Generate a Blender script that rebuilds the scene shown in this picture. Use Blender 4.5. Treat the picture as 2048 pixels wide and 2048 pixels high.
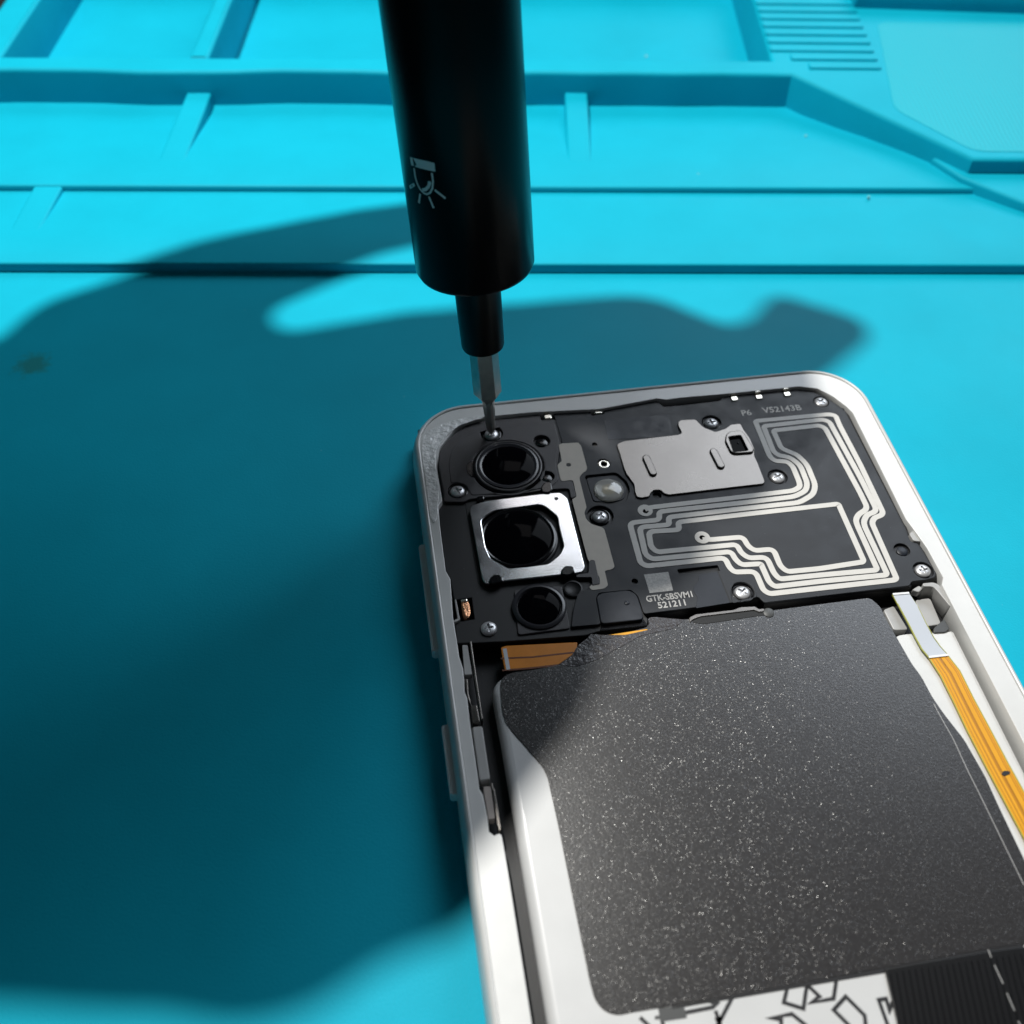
import bpy, bmesh, math, random
from mathutils import Vector, Matrix
random.seed(7)
sc = bpy.context.scene
for o in list(bpy.data.objects): bpy.data.objects.remove(o)
U = 0.1                      # all measures below are millimetres, 1 Blender unit = 1 cm
sc.unit_settings.system = 'METRIC'; sc.unit_settings.scale_length = 0.01
COL = sc.collection

# ------------------------------------------------------------------ camera
cd = bpy.data.cameras.new('camera'); cam = bpy.data.objects.new('camera', cd); COL.objects.link(cam)
cd.sensor_width = 36; cd.lens = 36 * 2085.46 / 2048
cam.matrix_world = (Matrix.Translation((0, 0, 124.2 * U)) @ Matrix.Rotation(math.radians(90 - 49.974), 4, 'X')
                    @ Matrix.Rotation(math.radians(0.9651), 4, 'Z'))
cd.clip_start = 0.05; cd.clip_end = 2000
cd.dof.use_dof = True; cd.dof.focus_distance = 14.8; cd.dof.aperture_fstop = cd.lens * 1e-3 / 0.15
sc.camera = cam

# ------------------------------------------------------------------ world, lamps, exposure
w = bpy.data.worlds.new('World'); sc.world = w; w.use_nodes = True
w.node_tree.nodes['Background'].inputs[0].default_value = (0.80, 0.88, 1.0, 1)
w.node_tree.nodes['Background'].inputs[1].default_value = 0.032

def area(name, loc, aim, size, power, col, shape='DISK'):
    l = bpy.data.lights.new(name, 'AREA'); l.shape = shape; l.size = size * U; l.energy = power; l.color = col
    o = bpy.data.objects.new(name, l); COL.objects.link(o)
    o.location = Vector(loc) * U
    o.rotation_euler = (Vector(aim) - Vector(loc)).to_track_quat('-Z', 'Y').to_euler()
    return o
area('bench_lamp', (-100, 230, 450), (-10, 140, 0), 15, 27800, (1.0, 0.985, 0.94))
area('room_fill_light', (780, 1500, 1280), (0, 120, 0), 1000, 185000, (0.82, 0.90, 1.0), 'SQUARE')  # unseen fill light added at back right, lifts the shade under the hand
area('far_ceiling_panel', (75, 1860, 2000), (0, 110, 0), 300, 6000, (1.0, 0.97, 0.98), 'SQUARE')

vs = sc.view_settings
vs.view_transform = 'Standard'; vs.look = 'None'; vs.exposure = 0; vs.gamma = 1; vs.use_curve_mapping = False
sc.render.engine = 'CYCLES'

# ------------------------------------------------------------------ materials
def material(name, col, rough=0.5, metal=0.0, spec=0.5, coat=0.0, bump=None, vary=None, trans=0.0, sss=0.0, ior=1.45, croug=0.1):
    m = bpy.data.materials.new(name); m.use_nodes = True
    nt = m.node_tree; b = nt.nodes['Principled BSDF']
    b.inputs['Base Color'].default_value = (*col, 1); b.inputs['Roughness'].default_value = rough
    b.inputs['Metallic'].default_value = metal; b.inputs['Specular IOR Level'].default_value = spec
    b.inputs['Coat Weight'].default_value = coat; b.inputs['Coat Roughness'].default_value = croug
    b.inputs['Transmission Weight'].default_value = trans; b.inputs['IOR'].default_value = ior
    if sss:
        b.inputs['Subsurface Weight'].default_value = sss; b.inputs['Subsurface Radius'].default_value = (.1, .1, .1); b.inputs['Subsurface Scale'].default_value = 1.0
    tc = nt.nodes.new('ShaderNodeTexCoord')
    if vary:                                     # (scale, amount): gentle blotchy variation of colour and gloss
        n = nt.nodes.new('ShaderNodeTexNoise'); n.inputs['Scale'].default_value = vary[0]; n.inputs['Detail'].default_value = 6
        nt.links.new(tc.outputs['Object'], n.inputs['Vector'])
        r = nt.nodes.new('ShaderNodeMapRange'); r.inputs['From Min'].default_value = .3; r.inputs['From Max'].default_value = .7
        r.inputs['To Min'].default_value = 1 - vary[1]; r.inputs['To Max'].default_value = 1 + vary[1]
        nt.links.new(n.outputs['Fac'], r.inputs['Value'])
        mx = nt.nodes.new('ShaderNodeVectorMath'); mx.operation = 'SCALE'; mx.inputs[0].default_value = col
        nt.links.new(r.outputs[0], mx.inputs['Scale']); nt.links.new(mx.outputs[0], b.inputs['Base Color'])
        r2 = nt.nodes.new('ShaderNodeMath'); r2.operation = 'MULTIPLY'; r2.inputs[1].default_value = rough
        nt.links.new(r.outputs[0], r2.inputs[0]); nt.links.new(r2.outputs[0], b.inputs['Roughness'])
    if bump:                                     # (scale, strength, distance)
        n = nt.nodes.new('ShaderNodeTexNoise'); n.inputs['Scale'].default_value = bump[0]; n.inputs['Detail'].default_value = 4
        nt.links.new(tc.outputs['Object'], n.inputs['Vector'])
        bp = nt.nodes.new('ShaderNodeBump'); bp.inputs['Strength'].default_value = bump[1]; bp.inputs['Distance'].default_value = bump[2]
        nt.links.new(n.outputs['Fac'], bp.inputs['Height']); nt.links.new(bp.outputs[0], b.inputs['Normal'])
    return m

M = {}
M['white'] = material('white_plastic', (.67, .67, .655), .34, coat=.12, vary=(3, .03), bump=(60, .05, .01))
M['glue'] = material('clear_glue', (.78, .78, .77), .12, coat=.8, bump=(9, .8, .05))
M['cover'] = material('black_cover', (.038, .035, .038), .42, bump=(90, .12, .01), vary=(5, .18))
M['plate'] = material('charcoal_plate', (.023, .025, .029), .46, spec=.32, bump=(120, .10, .01), vary=(4, .16))
M['black'] = material('matte_black', (.006, .006, .007), .5, bump=(80, .1, .01))
M['pit'] = material('deep_black', (.003, .003, .003), .6)
M['glossblack'] = material('gloss_black', (.004, .004, .005), .16, bump=(30, .05, .02))
M['slate'] = material('slate_film', (.014, .017, .024), .42, spec=.35, bump=(70, .08, .01), vary=(6, .2))
M['trace'] = material('silver_trace', (.60, .58, .54), .42, metal=.0, vary=(9, .03), bump=(45, .06, .01))
M['patch'] = material('beige_antenna', (.54, .495, .43), .5, metal=.0, vary=(9, .04), bump=(45, .06, .01))
M['steel'] = material('bright_steel', (.82, .81, .82), .20, metal=1, vary=(3, .10), bump=(40, .04, .01))
M['shield'] = material('satin_shield', (.165, .152, .14), .30, metal=1, vary=(1.5, .2), bump=(60, .05, .01))
M['screw'] = material('zinc_screw', (.62, .62, .63), .36, metal=.6, bump=(70, .08, .01))
M['bit'] = material('dark_steel_bit', (.62, .60, .56), .36, metal=.75, vary=(6, .12), bump=(40, .06, .01))
M['lens'] = material('lens_glass', (.002, .002, .003), .04, spec=.025)
M['lensring'] = material('lens_barrel', (.010, .010, .012), .28)
M['gloss_ring'] = material('grey_lens_ring', (.032, .032, .037), .25)
M['flash'] = material('flash_lens', (.90, .89, .84), .10, trans=.65, coat=.4)
M['led'] = material('led_phosphor', (.75, .60, .22), .4)
M['contact'] = material('gold_contact', (.88, .84, .74), .22, metal=.9)
M['copper'] = material('copper_contact', (.72, .36, .20), .25, metal=1, bump=(40, .7, .02))
M['flex'] = material('amber_flex', (.74, .34, .002), .5, coat=.0, vary=(8, .03))
M['flexdark'] = material('copper_flex', (.60, .20, .006), .35, vary=(8, .06))
M['flexgap'] = material('flex_gap', (.12, .03, .004), .4)
M['flexline'] = material('flex_line', (.50, .20, .004), .35)
M['flexedge'] = material('olive_edge', (.36, .36, .06), .4)
M['tape'] = material('white_tape', (.50, .53, .58), .35)
M['batt'] = material('battery_white', (.60, .60, .595), .35, vary=(2, .03), coat=.1)
M['ink'] = material('black_ink', (.012, .012, .014), .5)
M['print'] = material('grey_print', (.50, .49, .47), .6, vary=(40, .25))
M['paleprint'] = material('pale_print', (.72, .69, .64), .5, vary=(30, .1))
M['greyplastic'] = material('grey_plastic', (.40, .395, .385), .4, vary=(4, .05))
M['darkgrey'] = material('dark_grey_plastic', (.06, .062, .062), .45)
M['brown'] = material('taupe_foam', (.40, .35, .32), .7, bump=(80, .2, .01))
M['barrel'] = material('anodised_black', (.003, .003, .0035), .26, spec=.14, bump=(110, .08, .01))
M['barrel2'] = material('black_nose', (.0035, .0035, .004), .32, spec=.32, bump=(110, .08, .01))
M['icon'] = material('white_icon', (.80, .81, .80), .5)
M['skin'] = material('skin', (.45, .25, .17), .5, sss=.1, bump=(12, .3, .03))
M['lint'] = material('pale_lint', (.16, .55, .60), .7)
M['flap'] = material('black_flap', (.0035, .0035, .004), .4, spec=.3, bump=(60, .1, .01))
M['table'] = material('dark_table', (.012, .012, .013), .5)
M['button'] = material('button_white', (.80, .81, .81), .3)
M['clear'] = material('clear_tape', (.045, .041, .043), .26, coat=.35, bump=(12, .4, .04))

def add_dust(m, scale, size, amount, col):
    """sparse pale specks of dust lying on a surface"""
    nt = m.node_tree; b = nt.nodes['Principled BSDF']; tc = nt.nodes.new('ShaderNodeTexCoord')
    v = nt.nodes.new('ShaderNodeTexVoronoi'); v.inputs['Scale'].default_value = scale; nt.links.new(tc.outputs['Object'], v.inputs['Vector'])
    sp = nt.nodes.new('ShaderNodeSeparateXYZ'); nt.links.new(v.outputs['Color'], sp.inputs[0])
    th = nt.nodes.new('ShaderNodeMath'); th.operation = 'MULTIPLY_ADD'; th.inputs[1].default_value = size * 6; th.inputs[2].default_value = -size * 5
    nt.links.new(sp.outputs[0], th.inputs[0])
    lt = nt.nodes.new('ShaderNodeMath'); lt.operation = 'LESS_THAN'; nt.links.new(v.outputs['Distance'], lt.inputs[0]); nt.links.new(th.outputs[0], lt.inputs[1])
    k = nt.nodes.new('ShaderNodeMath'); k.operation = 'MULTIPLY'; k.inputs[1].default_value = amount; nt.links.new(lt.outputs[0], k.inputs[0])
    mx = nt.nodes.new('ShaderNodeMixRGB'); mx.inputs[2].default_value = (*col, 1); nt.links.new(k.outputs[0], mx.inputs[0])
    src = b.inputs['Base Color'].links
    if src: nt.links.new(src[0].from_socket, mx.inputs[1])
    else: mx.inputs[1].default_value = b.inputs['Base Color'].default_value
    nt.links.new(mx.outputs[0], b.inputs['Base Color'])
for k_ in ('cover', 'plate', 'slate', 'black'): add_dust(M[k_], 22, .10, .35, (.35, .35, .36))
for k_ in ('barrel', 'barrel2'): add_dust(M[k_], 16, .07, .12, (.3, .3, .3))

def mat_silicone():
    m = material('cyan_silicone', (.003, .43, .60), .55, spec=.14)
    nt = m.node_tree; b = nt.nodes['Principled BSDF']; tc = nt.nodes['Texture Coordinate'] if 'Texture Coordinate' in nt.nodes else nt.nodes.new('ShaderNodeTexCoord')
    n = nt.nodes.new('ShaderNodeTexNoise'); n.inputs['Scale'].default_value = .55; n.inputs['Detail'].default_value = 5; n.inputs['Roughness'].default_value = .6
    nt.links.new(tc.outputs['Object'], n.inputs['Vector'])
    cr = nt.nodes.new('ShaderNodeValToRGB'); e = cr.color_ramp.elements
    e[0].position = .3; e[0].color = (.0022, .398, .545, 1); e[1].position = .7; e[1].color = (.0030, .436, .595, 1)
    nt.links.new(n.outputs['Fac'], cr.inputs['Fac'])
    # an old olive smudge left of the phone
    mp = nt.nodes.new('ShaderNodeVectorMath'); mp.operation = 'SUBTRACT'; mp.inputs[1].default_value = (-8.44 + .25, 13.608 + .25, 0)
    nt.links.new(tc.outputs['Object'], mp.inputs[0])
    wn = nt.nodes.new('ShaderNodeTexNoise'); wn.inputs['Scale'].default_value = 6; wn.inputs['Detail'].default_value = 5
    nt.links.new(tc.outputs['Object'], wn.inputs['Vector'])
    wv = nt.nodes.new('ShaderNodeVectorMath'); wv.operation = 'MULTIPLY_ADD'; wv.inputs[1].default_value = (.5, .5, 0)
    nt.links.new(wn.outputs['Color'], wv.inputs[0]); nt.links.new(mp.outputs[0], wv.inputs[2])
    ln = nt.nodes.new('ShaderNodeVectorMath'); ln.operation = 'LENGTH'; nt.links.new(wv.outputs[0], ln.inputs[0])
    st = nt.nodes.new('ShaderNodeMapRange'); st.inputs['From Min'].default_value = .36; st.inputs['From Max'].default_value = .15; st.inputs['To Max'].default_value = .55
    nt.links.new(ln.outputs['Value'], st.inputs['Value'])
    mx = nt.nodes.new('ShaderNodeMixRGB'); mx.inputs[2].default_value = (.03, .17, .08, 1)
    nt.links.new(st.outputs[0], mx.inputs[0]); nt.links.new(cr.outputs[0], mx.inputs[1]); nt.links.new(mx.outputs[0], b.inputs['Base Color'])
    n2 = nt.nodes.new('ShaderNodeTexNoise'); n2.inputs['Scale'].default_value = 28; n2.inputs['Detail'].default_value = 6
    nt.links.new(tc.outputs['Object'], n2.inputs['Vector'])
    bp = nt.nodes.new('ShaderNodeBump'); bp.inputs['Strength'].default_value = .16; bp.inputs['Distance'].default_value = .02
    nt.links.new(n2.outputs['Fac'], bp.inputs['Height']); nt.links.new(bp.outputs[0], b.inputs['Normal'])
    n3 = nt.nodes.new('ShaderNodeTexNoise'); n3.inputs['Scale'].default_value = .25; n3.inputs['Detail'].default_value = 3
    nt.links.new(tc.outputs['Object'], n3.inputs['Vector'])
    rr = nt.nodes.new('ShaderNodeMapRange'); rr.inputs['To Min'].default_value = .45; rr.inputs['To Max'].default_value = .65
    nt.links.new(n3.outputs['Fac'], rr.inputs['Value']); nt.links.new(rr.outputs[0], b.inputs['Roughness'])
    add_dust(m, 3.2, .05, .30, (.18, .60, .66))
    add_dust(m, 9, .05, .16, (.10, .45, .52))
    return m
M['silicone'] = mat_silicone()

def mat_pad():
    m = material('frosted_silicone', (.009, .445, .565), .5, spec=.22); nt = m.node_tree; b = nt.nodes['Principled BSDF']; tc = nt.nodes.new('ShaderNodeTexCoord')
    wv = nt.nodes.new('ShaderNodeTexWave'); wv.inputs['Scale'].default_value = 3.2; wv.inputs['Distortion'].default_value = 3; wv.inputs['Detail Scale'].default_value = .4; nt.links.new(tc.outputs['Object'], wv.inputs['Vector'])
    bp = nt.nodes.new('ShaderNodeBump'); bp.inputs['Strength'].default_value = .25; bp.inputs['Distance'].default_value = .03; nt.links.new(wv.outputs['Fac'], bp.inputs['Height']); nt.links.new(bp.outputs[0], b.inputs['Normal'])
    return m
M['pad'] = mat_pad()

def mat_film():
    """black graphite film with a fine glittering grain: every grain is a tiny facet tilted its own way"""
    m = material('glitter_film', (.020, .0183, .0183), .28, spec=.75)
    nt = m.node_tree; b = nt.nodes['Principled BSDF']; tc = nt.nodes.new('ShaderNodeTexCoord')
    v = nt.nodes.new('ShaderNodeTexVoronoi'); v.inputs['Scale'].default_value = 92
    nt.links.new(tc.outputs['Object'], v.inputs['Vector'])
    v2 = nt.nodes.new('ShaderNodeTexNoise'); v2.inputs['Scale'].default_value = 34; v2.inputs['Detail'].default_value = 3
    nt.links.new(tc.outputs['Object'], v2.inputs['Vector'])
    bp = nt.nodes.new('ShaderNodeBump'); bp.inputs['Strength'].default_value = .14; bp.inputs['Distance'].default_value = .01
    nt.links.new(v2.outputs['Fac'], bp.inputs['Height']); nt.links.new(bp.outputs[0], b.inputs['Normal'])
    ge = nt.nodes.new('ShaderNodeNewGeometry')
    sb = nt.nodes.new('ShaderNodeVectorMath'); sb.operation = 'SUBTRACT'; sb.inputs[1].default_value = (.5, .5, .5)
    nt.links.new(v.outputs['Color'], sb.inputs[0])
    sn = nt.nodes.new('ShaderNodeVectorMath'); sn.operation = 'MULTIPLY_ADD'; sn.inputs[1].default_value = (.62, .62, 0)
    nt.links.new(sb.outputs[0], sn.inputs[0]); nt.links.new(ge.outputs['Normal'], sn.inputs[2])
    nm = nt.nodes.new('ShaderNodeVectorMath'); nm.operation = 'NORMALIZE'; nt.links.new(sn.outputs[0], nm.inputs[0])
    fl = nt.nodes.new('ShaderNodeBsdfGlossy'); fl.inputs['Roughness'].default_value = .27; fl.inputs['Color'].default_value = (.85, .84, .82, 1)
    nt.links.new(nm.outputs[0], fl.inputs['Normal'])
    lt = nt.nodes.new('ShaderNodeMapRange'); lt.inputs['From Min'].default_value = .45; lt.inputs['From Max'].default_value = .25; lt.inputs['To Max'].default_value = .17
    nt.links.new(v.outputs['Distance'], lt.inputs['Value'])
    sp = nt.nodes.new('ShaderNodeSeparateXYZ'); nt.links.new(v.outputs['Color'], sp.inputs[0])
    gt = nt.nodes.new('ShaderNodeMath'); gt.operation = 'POWER'; gt.inputs[1].default_value = 1.1; nt.links.new(sp.outputs[2], gt.inputs[0])
    mu = nt.nodes.new('ShaderNodeMath'); mu.operation = 'MULTIPLY'; nt.links.new(lt.outputs[0], mu.inputs[0]); nt.links.new(gt.outputs[0], mu.inputs[1])
    ms = nt.nodes.new('ShaderNodeMixShader'); nt.links.new(mu.outputs[0], ms.inputs[0]); nt.links.new(b.outputs[0], ms.inputs[1]); nt.links.new(fl.outputs[0], ms.inputs[2])
    nt.links.new(ms.outputs[0], nt.nodes['Material Output'].inputs['Surface'])
    return m
M['film'] = mat_film()

# ------------------------------------------------------------------ helpers
def tag(o, label=None, cat=None, group=None, kind=None):
    if label: o['label'] = label
    if cat: o['category'] = cat
    if group: o['group'] = group
    if kind: o['kind'] = kind
    return o
def link(name, me, mt, parent=None, smooth=None):
    o = bpy.data.objects.new(name, me); COL.objects.link(o)
    if mt: me.materials.clear(); me.materials.append(M[mt])
    if parent: o.parent = parent
    if smooth is not None:
        for p in me.polygons: p.use_smooth = True
        try: me.set_sharp_from_angle(angle=math.radians(smooth))
        except Exception: pass
    return o
def empty(name, loc, rz=0, parent=None):
    o = bpy.data.objects.new(name, None); COL.objects.link(o); o.location = Vector(loc) * U; o.rotation_euler = (0, 0, rz)
    o.empty_display_size = .5
    if parent: o.parent = parent
    return o
def fillet(pts, r, closed=True, seg=6):
    n = len(pts); out = []
    for i, p in enumerate(pts):
        if not closed and i in (0, n - 1): out.append(tuple(p)); continue
        c = Vector(p); a = Vector(pts[i - 1]); b = Vector(pts[(i + 1) % n])
        da, db = a - c, b - c
        if da.length < 1e-6 or db.length < 1e-6: continue
        d = min(r, da.length * .47, db.length * .47)
        p1 = c + da.normalized() * d; p2 = c + db.normalized() * d
        for k in range(seg + 1):
            t = k / seg
            out.append(tuple(p1 * (1 - t) ** 2 + c * 2 * t * (1 - t) + p2 * t * t))
    return out
def circle(c, r, n=32, ry=None): return [(c[0] + r * math.cos(2 * math.pi * i / n), c[1] + (ry or r) * math.sin(2 * math.pi * i / n)) for i in range(n)]
def rrect(x0, y0, x1, y1, r, seg=8):
    out = []
    for cx, cy, a in ((x1 - r, y1 - r, 0), (x0 + r, y1 - r, 90), (x0 + r, y0 + r, 180), (x1 - r, y0 + r, 270)):
        for k in range(seg + 1):
            t = math.radians(a + 90 * k / seg); out.append((cx + r * math.cos(t), cy + r * math.sin(t)))
    return out
def plate(name, outline, z0, z1, mt, parent=None, holes=(), bevel=.06, res=1):
    """flat plate from an outline (and holes), millimetres, softened edges"""
    cu = bpy.data.curves.new(name, 'CURVE'); cu.dimensions = '2D'; cu.fill_mode = 'BOTH'
    for loop in [outline] + list(holes):
        s = cu.splines.new('POLY'); s.points.add(len(loop) - 1); s.use_cyclic_u = True
        for q, p in zip(s.points, loop): q.co = (p[0] * U, p[1] * U, 0, 1)
    b = min(bevel, (z1 - z0) * .45)
    cu.extrude = ((z1 - z0) / 2 - b) * U; cu.bevel_depth = b * U; cu.bevel_resolution = res; cu.offset = -b * U
    t = bpy.data.objects.new('t', cu); COL.objects.link(t)
    me = bpy.data.meshes.new_from_object(t.evaluated_get(bpy.context.evaluated_depsgraph_get()))
    bpy.data.objects.remove(t); bpy.data.curves.remove(cu)
    for v in me.vertices: v.co.z += (z0 + z1) / 2 * U
    me.name = name
    return link(name, me, mt, parent, 35)
def mesh(name, verts, faces, mt, parent=None, smooth=None):
    me = bpy.data.meshes.new(name); me.from_pydata([Vector(v) * U for v in verts], [], faces); me.update()
    bm = bmesh.new(); bm.from_mesh(me); bmesh.ops.recalc_face_normals(bm, faces=bm.faces); bm.to_mesh(me); bm.free()
    return link(name, me, mt, parent, smooth)
def box(name, x0, y0, z0, x1, y1, z1, mt, parent=None, bevel=.1):
    return plate(name, [(x0, y0), (x1, y0), (x1, y1), (x0, y1)], z0, z1, mt, parent, bevel=bevel)
def ribbon_geo(pts, wd, z0, z1, closed=False):
    n = len(pts); L, R = [], []
    for i in range(n):
        p = Vector(pts[i]); a = Vector(pts[max(i - 1, 0)]); b = Vector(pts[min(i + 1, n - 1)])
        d1 = (p - a); d2 = (b - p)
        if d1.length < 1e-7: d1 = d2
        if d2.length < 1e-7: d2 = d1
        d1 = d1.normalized(); d2 = d2.normalized(); t = (d1 + d2).normalized(); nn = Vector((-t.y, t.x))
        k = wd / 2 / max(.35, math.sqrt((1 + d1.dot(d2)) / 2))
        L.append(p + nn * k); R.append(p - nn * k)
    vs = []; f = []
    for i in range(n):
        vs += [(L[i].x, L[i].y, z1), (R[i].x, R[i].y, z1), (L[i].x, L[i].y, z0), (R[i].x, R[i].y, z0)]
    for i in range(n - 1):
        a, b = i * 4, i * 4 + 4
        f += [(a, a + 1, b + 1, b), (a + 2, a, b, b + 2), (a + 1, a + 3, b + 3, b + 1), (a + 3, a + 2, b + 2, b + 3)]
    f += [(0, 2, 3, 1), ((n - 1) * 4, (n - 1) * 4 + 1, (n - 1) * 4 + 3, (n - 1) * 4 + 2)]
    return vs, f
def ribbon(name, pts, wd, z0, z1, mt, parent=None):
    vs, f = ribbon_geo(pts, wd, z0, z1); return mesh(name, vs, f, mt, parent)
def lathe(name, prof, c, mt, parent=None, n=40, smooth=40):
    """profile [(r, z)] turned about the vertical through c"""
    vs, f = [], []
    for r, z in prof:
        for k in range(n):
            a = 2 * math.pi * k / n; vs.append((c[0] + r * math.cos(a), c[1] + r * math.sin(a), z))
    for i in range(len(prof) - 1):
        for k in range(n):
            k2 = (k + 1) % n; f.append((i * n + k, i * n + k2, (i + 1) * n + k2, (i + 1) * n + k))
    f.append(tuple(range((len(prof) - 1) * n, len(prof) * n)))
    f.append(tuple(reversed(range(n))))
    return mesh(name, vs, f, mt, parent, smooth)
def dome(r, z0, h, n=8): return [(r * math.cos(math.pi / 2 * i / n) if i < n else .001, z0 + h * math.sin(math.pi / 2 * i / n)) for i in range(n + 1)]
def sheet(name, rows, mt, parent=None, zb=None):
    """surface through rows of points (x, y, z)"""
    vs = [p for r in rows for p in r]; n = len(rows[0]); f = []
    for i in range(len(rows) - 1):
        for k in range(n - 1): f.append((i * n + k, i * n + k + 1, (i + 1) * n + k + 1, (i + 1) * n + k))
    return mesh(name, vs, f, mt, parent, 50)
def text(name, s, loc, size, rz, mt, parent, z, sx=1.0):
    cu = bpy.data.curves.new(name, 'FONT'); cu.body = s; cu.size = size * U; cu.extrude = .008 * U; cu.offset = .03 * U; cu.resolution_u = 3
    t = bpy.data.objects.new('t', cu); COL.objects.link(t)
    me = bpy.data.meshes.new_from_object(t.evaluated_get(bpy.context.evaluated_depsgraph_get())); bpy.data.objects.remove(t)
    me.transform(Matrix.Translation((loc[0] * U, loc[1] * U, z * U)) @ Matrix.Rotation(rz, 4, 'Z') @ Matrix.Diagonal((sx, 1, 1, 1)))
    return link(name, me, mt, parent)
def mid(a, b): return ((a[0] + b[0]) / 2, (a[1] + b[1]) / 2)

# ------------------------------------------------------------------ table and silicone mat
tb = box('table', -420, -320, -30, 420, 520, -12, 'table'); tag(tb, kind='structure')
mat = empty('repair_mat', (0, 0, 0)); tag(mat, 'cyan silicone repair mat with moulded trays and ribs under the phone', 'mat')
SK = .0243                                    # the mat lies turned by a little over a degree
def my(x, y0): return y0 + SK * x
XL, XR = -127.5, 240
def strip(name, y0, y1, z0, z1, x0=XL, x1=XR, bevel=.35, parent=mat):
    n = 24; xs = [x0 + (x1 - x0) * i / n for i in range(n + 1)]
    return plate(name, [(x, my(x, y0)) for x in xs] + [(x, my(x, y1)) for x in reversed(xs)], z0, z1, 'silicone', parent, bevel=bevel)
strip('work_area', -190, 170, -11.8, 0, bevel=.3)
def wob(x): return .55 * math.sin(x * .105 + .4) * max(0, min(1, (25 - x) / 60)) + .12 * math.sin(x * .31)
XS = [XL + (XR - XL) * i / 70 for i in range(71)]
# lower tray: lip standing above the work area, floor dipping away from it
low = sheet('lower_tray', [[(x, my(x, 164.45), -.5) for x in XS], [(x, my(x, 164.45), 1.75) for x in XS], [(x, my(x, 164.6), 2.02) for x in XS], [(x, my(x, 164.95), 2.1) for x in XS],
    [(x, my(x, 174), 2.1) for x in XS], [(x, my(x, 182), 1.55) for x in XS], [(x, my(x, 189.5), 1.0) for x in XS], [(x, my(x, 191.5), 1.0) for x in XS]], 'silicone', mat)
# upper tray: second lip and a deep scoop in front of the back wall
up = sheet('upper_tray', [[(x, my(x, 190.2), .6) for x in XS], [(x, my(x, 190.2), 2.0) for x in XS], [(x, my(x, 190.4), 2.25) for x in XS], [(x, my(x, 190.8), 2.3) for x in XS],
    [(x, my(x, 199), 2.2) for x in XS], [(x, my(x, 205), 1.75) for x in XS], [(x, my(x, 212), .9) for x in XS], [(x, my(x, 219), -.2) for x in XS], [(x, my(x, 225), -.95) for x in XS], [(x, my(x, 231), -1.0) for x in XS]], 'silicone', mat)
# tray dividers
def divider(x0, x1, y0, y1, z0, z1): plate('divider', fillet([(x0, my(x0, y0)), (x1, my(x1, y0)), (x1, my(x1, y1)), (x0, my(x0, y1))], .6), z0, z1, 'silicone', mat, bevel=.5, res=3)
divider(-99.5, -93.6, 172, 190.6, .2, 2.03)
divider(-76.2, -70.6, 196, 228.5, -1.5, 2.12)
divider(10.6, 15.8, 196, 229.5, -1.5, 2.12)
# back ridge with its wavy wall, joined to the raised plateau on the right
pl = [(x, my(x, 228.9) + wob(x)) for x in XS if x < 60]
outl = pl + [(62.2, 230.3), (94.2, 196.0), (130, 196.6), (240, 199.5), (240, 330), (58.4, 330), (58.4, 236.6)] + [(x, my(x, 235.3)) for x in reversed(XS) if x < 57]
plate('back_ridge', outl, -11, 7.0, 'silicone', mat, bevel=.9, res=4)
# lower shelf that carries the slanting wall on towards the right edge
plate('corner_shelf', [(88.2, 201.8), (92.6, 194.6), (112, 178), (150, 146), (240, 146), (240, 205), (96, 205)], -6, 3.6, 'silicone', mat, bevel=.7, res=3)
plate('corner_tray', fillet([(104.5, 195.5), (113, 184), (150, 152), (240, 152), (240, 198.3), (131, 195.7)], 1), 3.5, 3.75, 'silicone', mat, bevel=.1)
# parts compartments behind the ridge
strip('compartment_floor', 230, 318, -11.5, -5.0, x1=70)
def cdiv(x0, x1): plate('divider', fillet([(x0, my(x0, 235.0)), (x1, my(x1, 235.0)), (x1 - .6, my(x1, 318)), (x0 - .6, my(x0, 318))], .5), -6, 6.96, 'silicone', mat, bevel=.8, res=3)
cdiv(-127.3, -118.9); cdiv(-76.2, -71.6)
strip('compartment_wall', 298, 304, -6, 6.9)
# ribbed rest and the raised block behind it
for i in range(9):
    y = 232.5 + i * 4.05
    x0 = 58.7 if i > 1 else (66.5, 63.0)[i]
    plate('rib', fillet([(x0, y), (83.2, y + .3), (83.2, y + 3.0), (x0, y + 2.7)], .6), 6.9, 7.5, 'silicone', mat, bevel=.28)
plate('raised_block', fillet([(82.8, 264.2), (126, 262.4), (240, 258), (240, 330), (82.8, 330)], .8), 6.8, 12.5, 'silicone', mat, bevel=.5)
plate('textured_pad', fillet([(87.1, 256.7), (130.7, 257.3), (111.9, 198.9), (95.2, 198.7), (82.1, 215.5)], 3), 6.9, 7.12, 'pad', mat, bevel=.06)
# specks of dust lying on the mat
for i, (p, r) in enumerate(zip([(64.0, 214.3), (38.0, 196.3), (72.7, 189.6), (32.4, 261.7), (87.7, 268.6), (-4.3, 174.4)], (.36, .3, .34, .5, 1.3, .22))):
    zz = (1.0, 2.2, 1.8, -4.9, 7.05, 2.1)[i]
    lathe('dust_speck', [(r, zz - .3), (r * .8, zz + r * .25), (r * .3, zz + r * .4)], p, 'paleprint' if i == 4 else 'lint', None, 9)
    o = COL.objects[-1]
    tag(o, ('pale speck of dust beside the slanting wall of the mat', 'pale speck of dust on the upper tray floor', 'pale speck of dust on the lower tray near the slanting wall', 'pale speck of dust in the compartment right of the screwdriver', 'pinkish crumb at the edge of the ribbed rest', 'tiny pale speck of dust beside the screwdriver on the lower tray')[i], 'dust', 'specks of dust on the mat')

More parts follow.
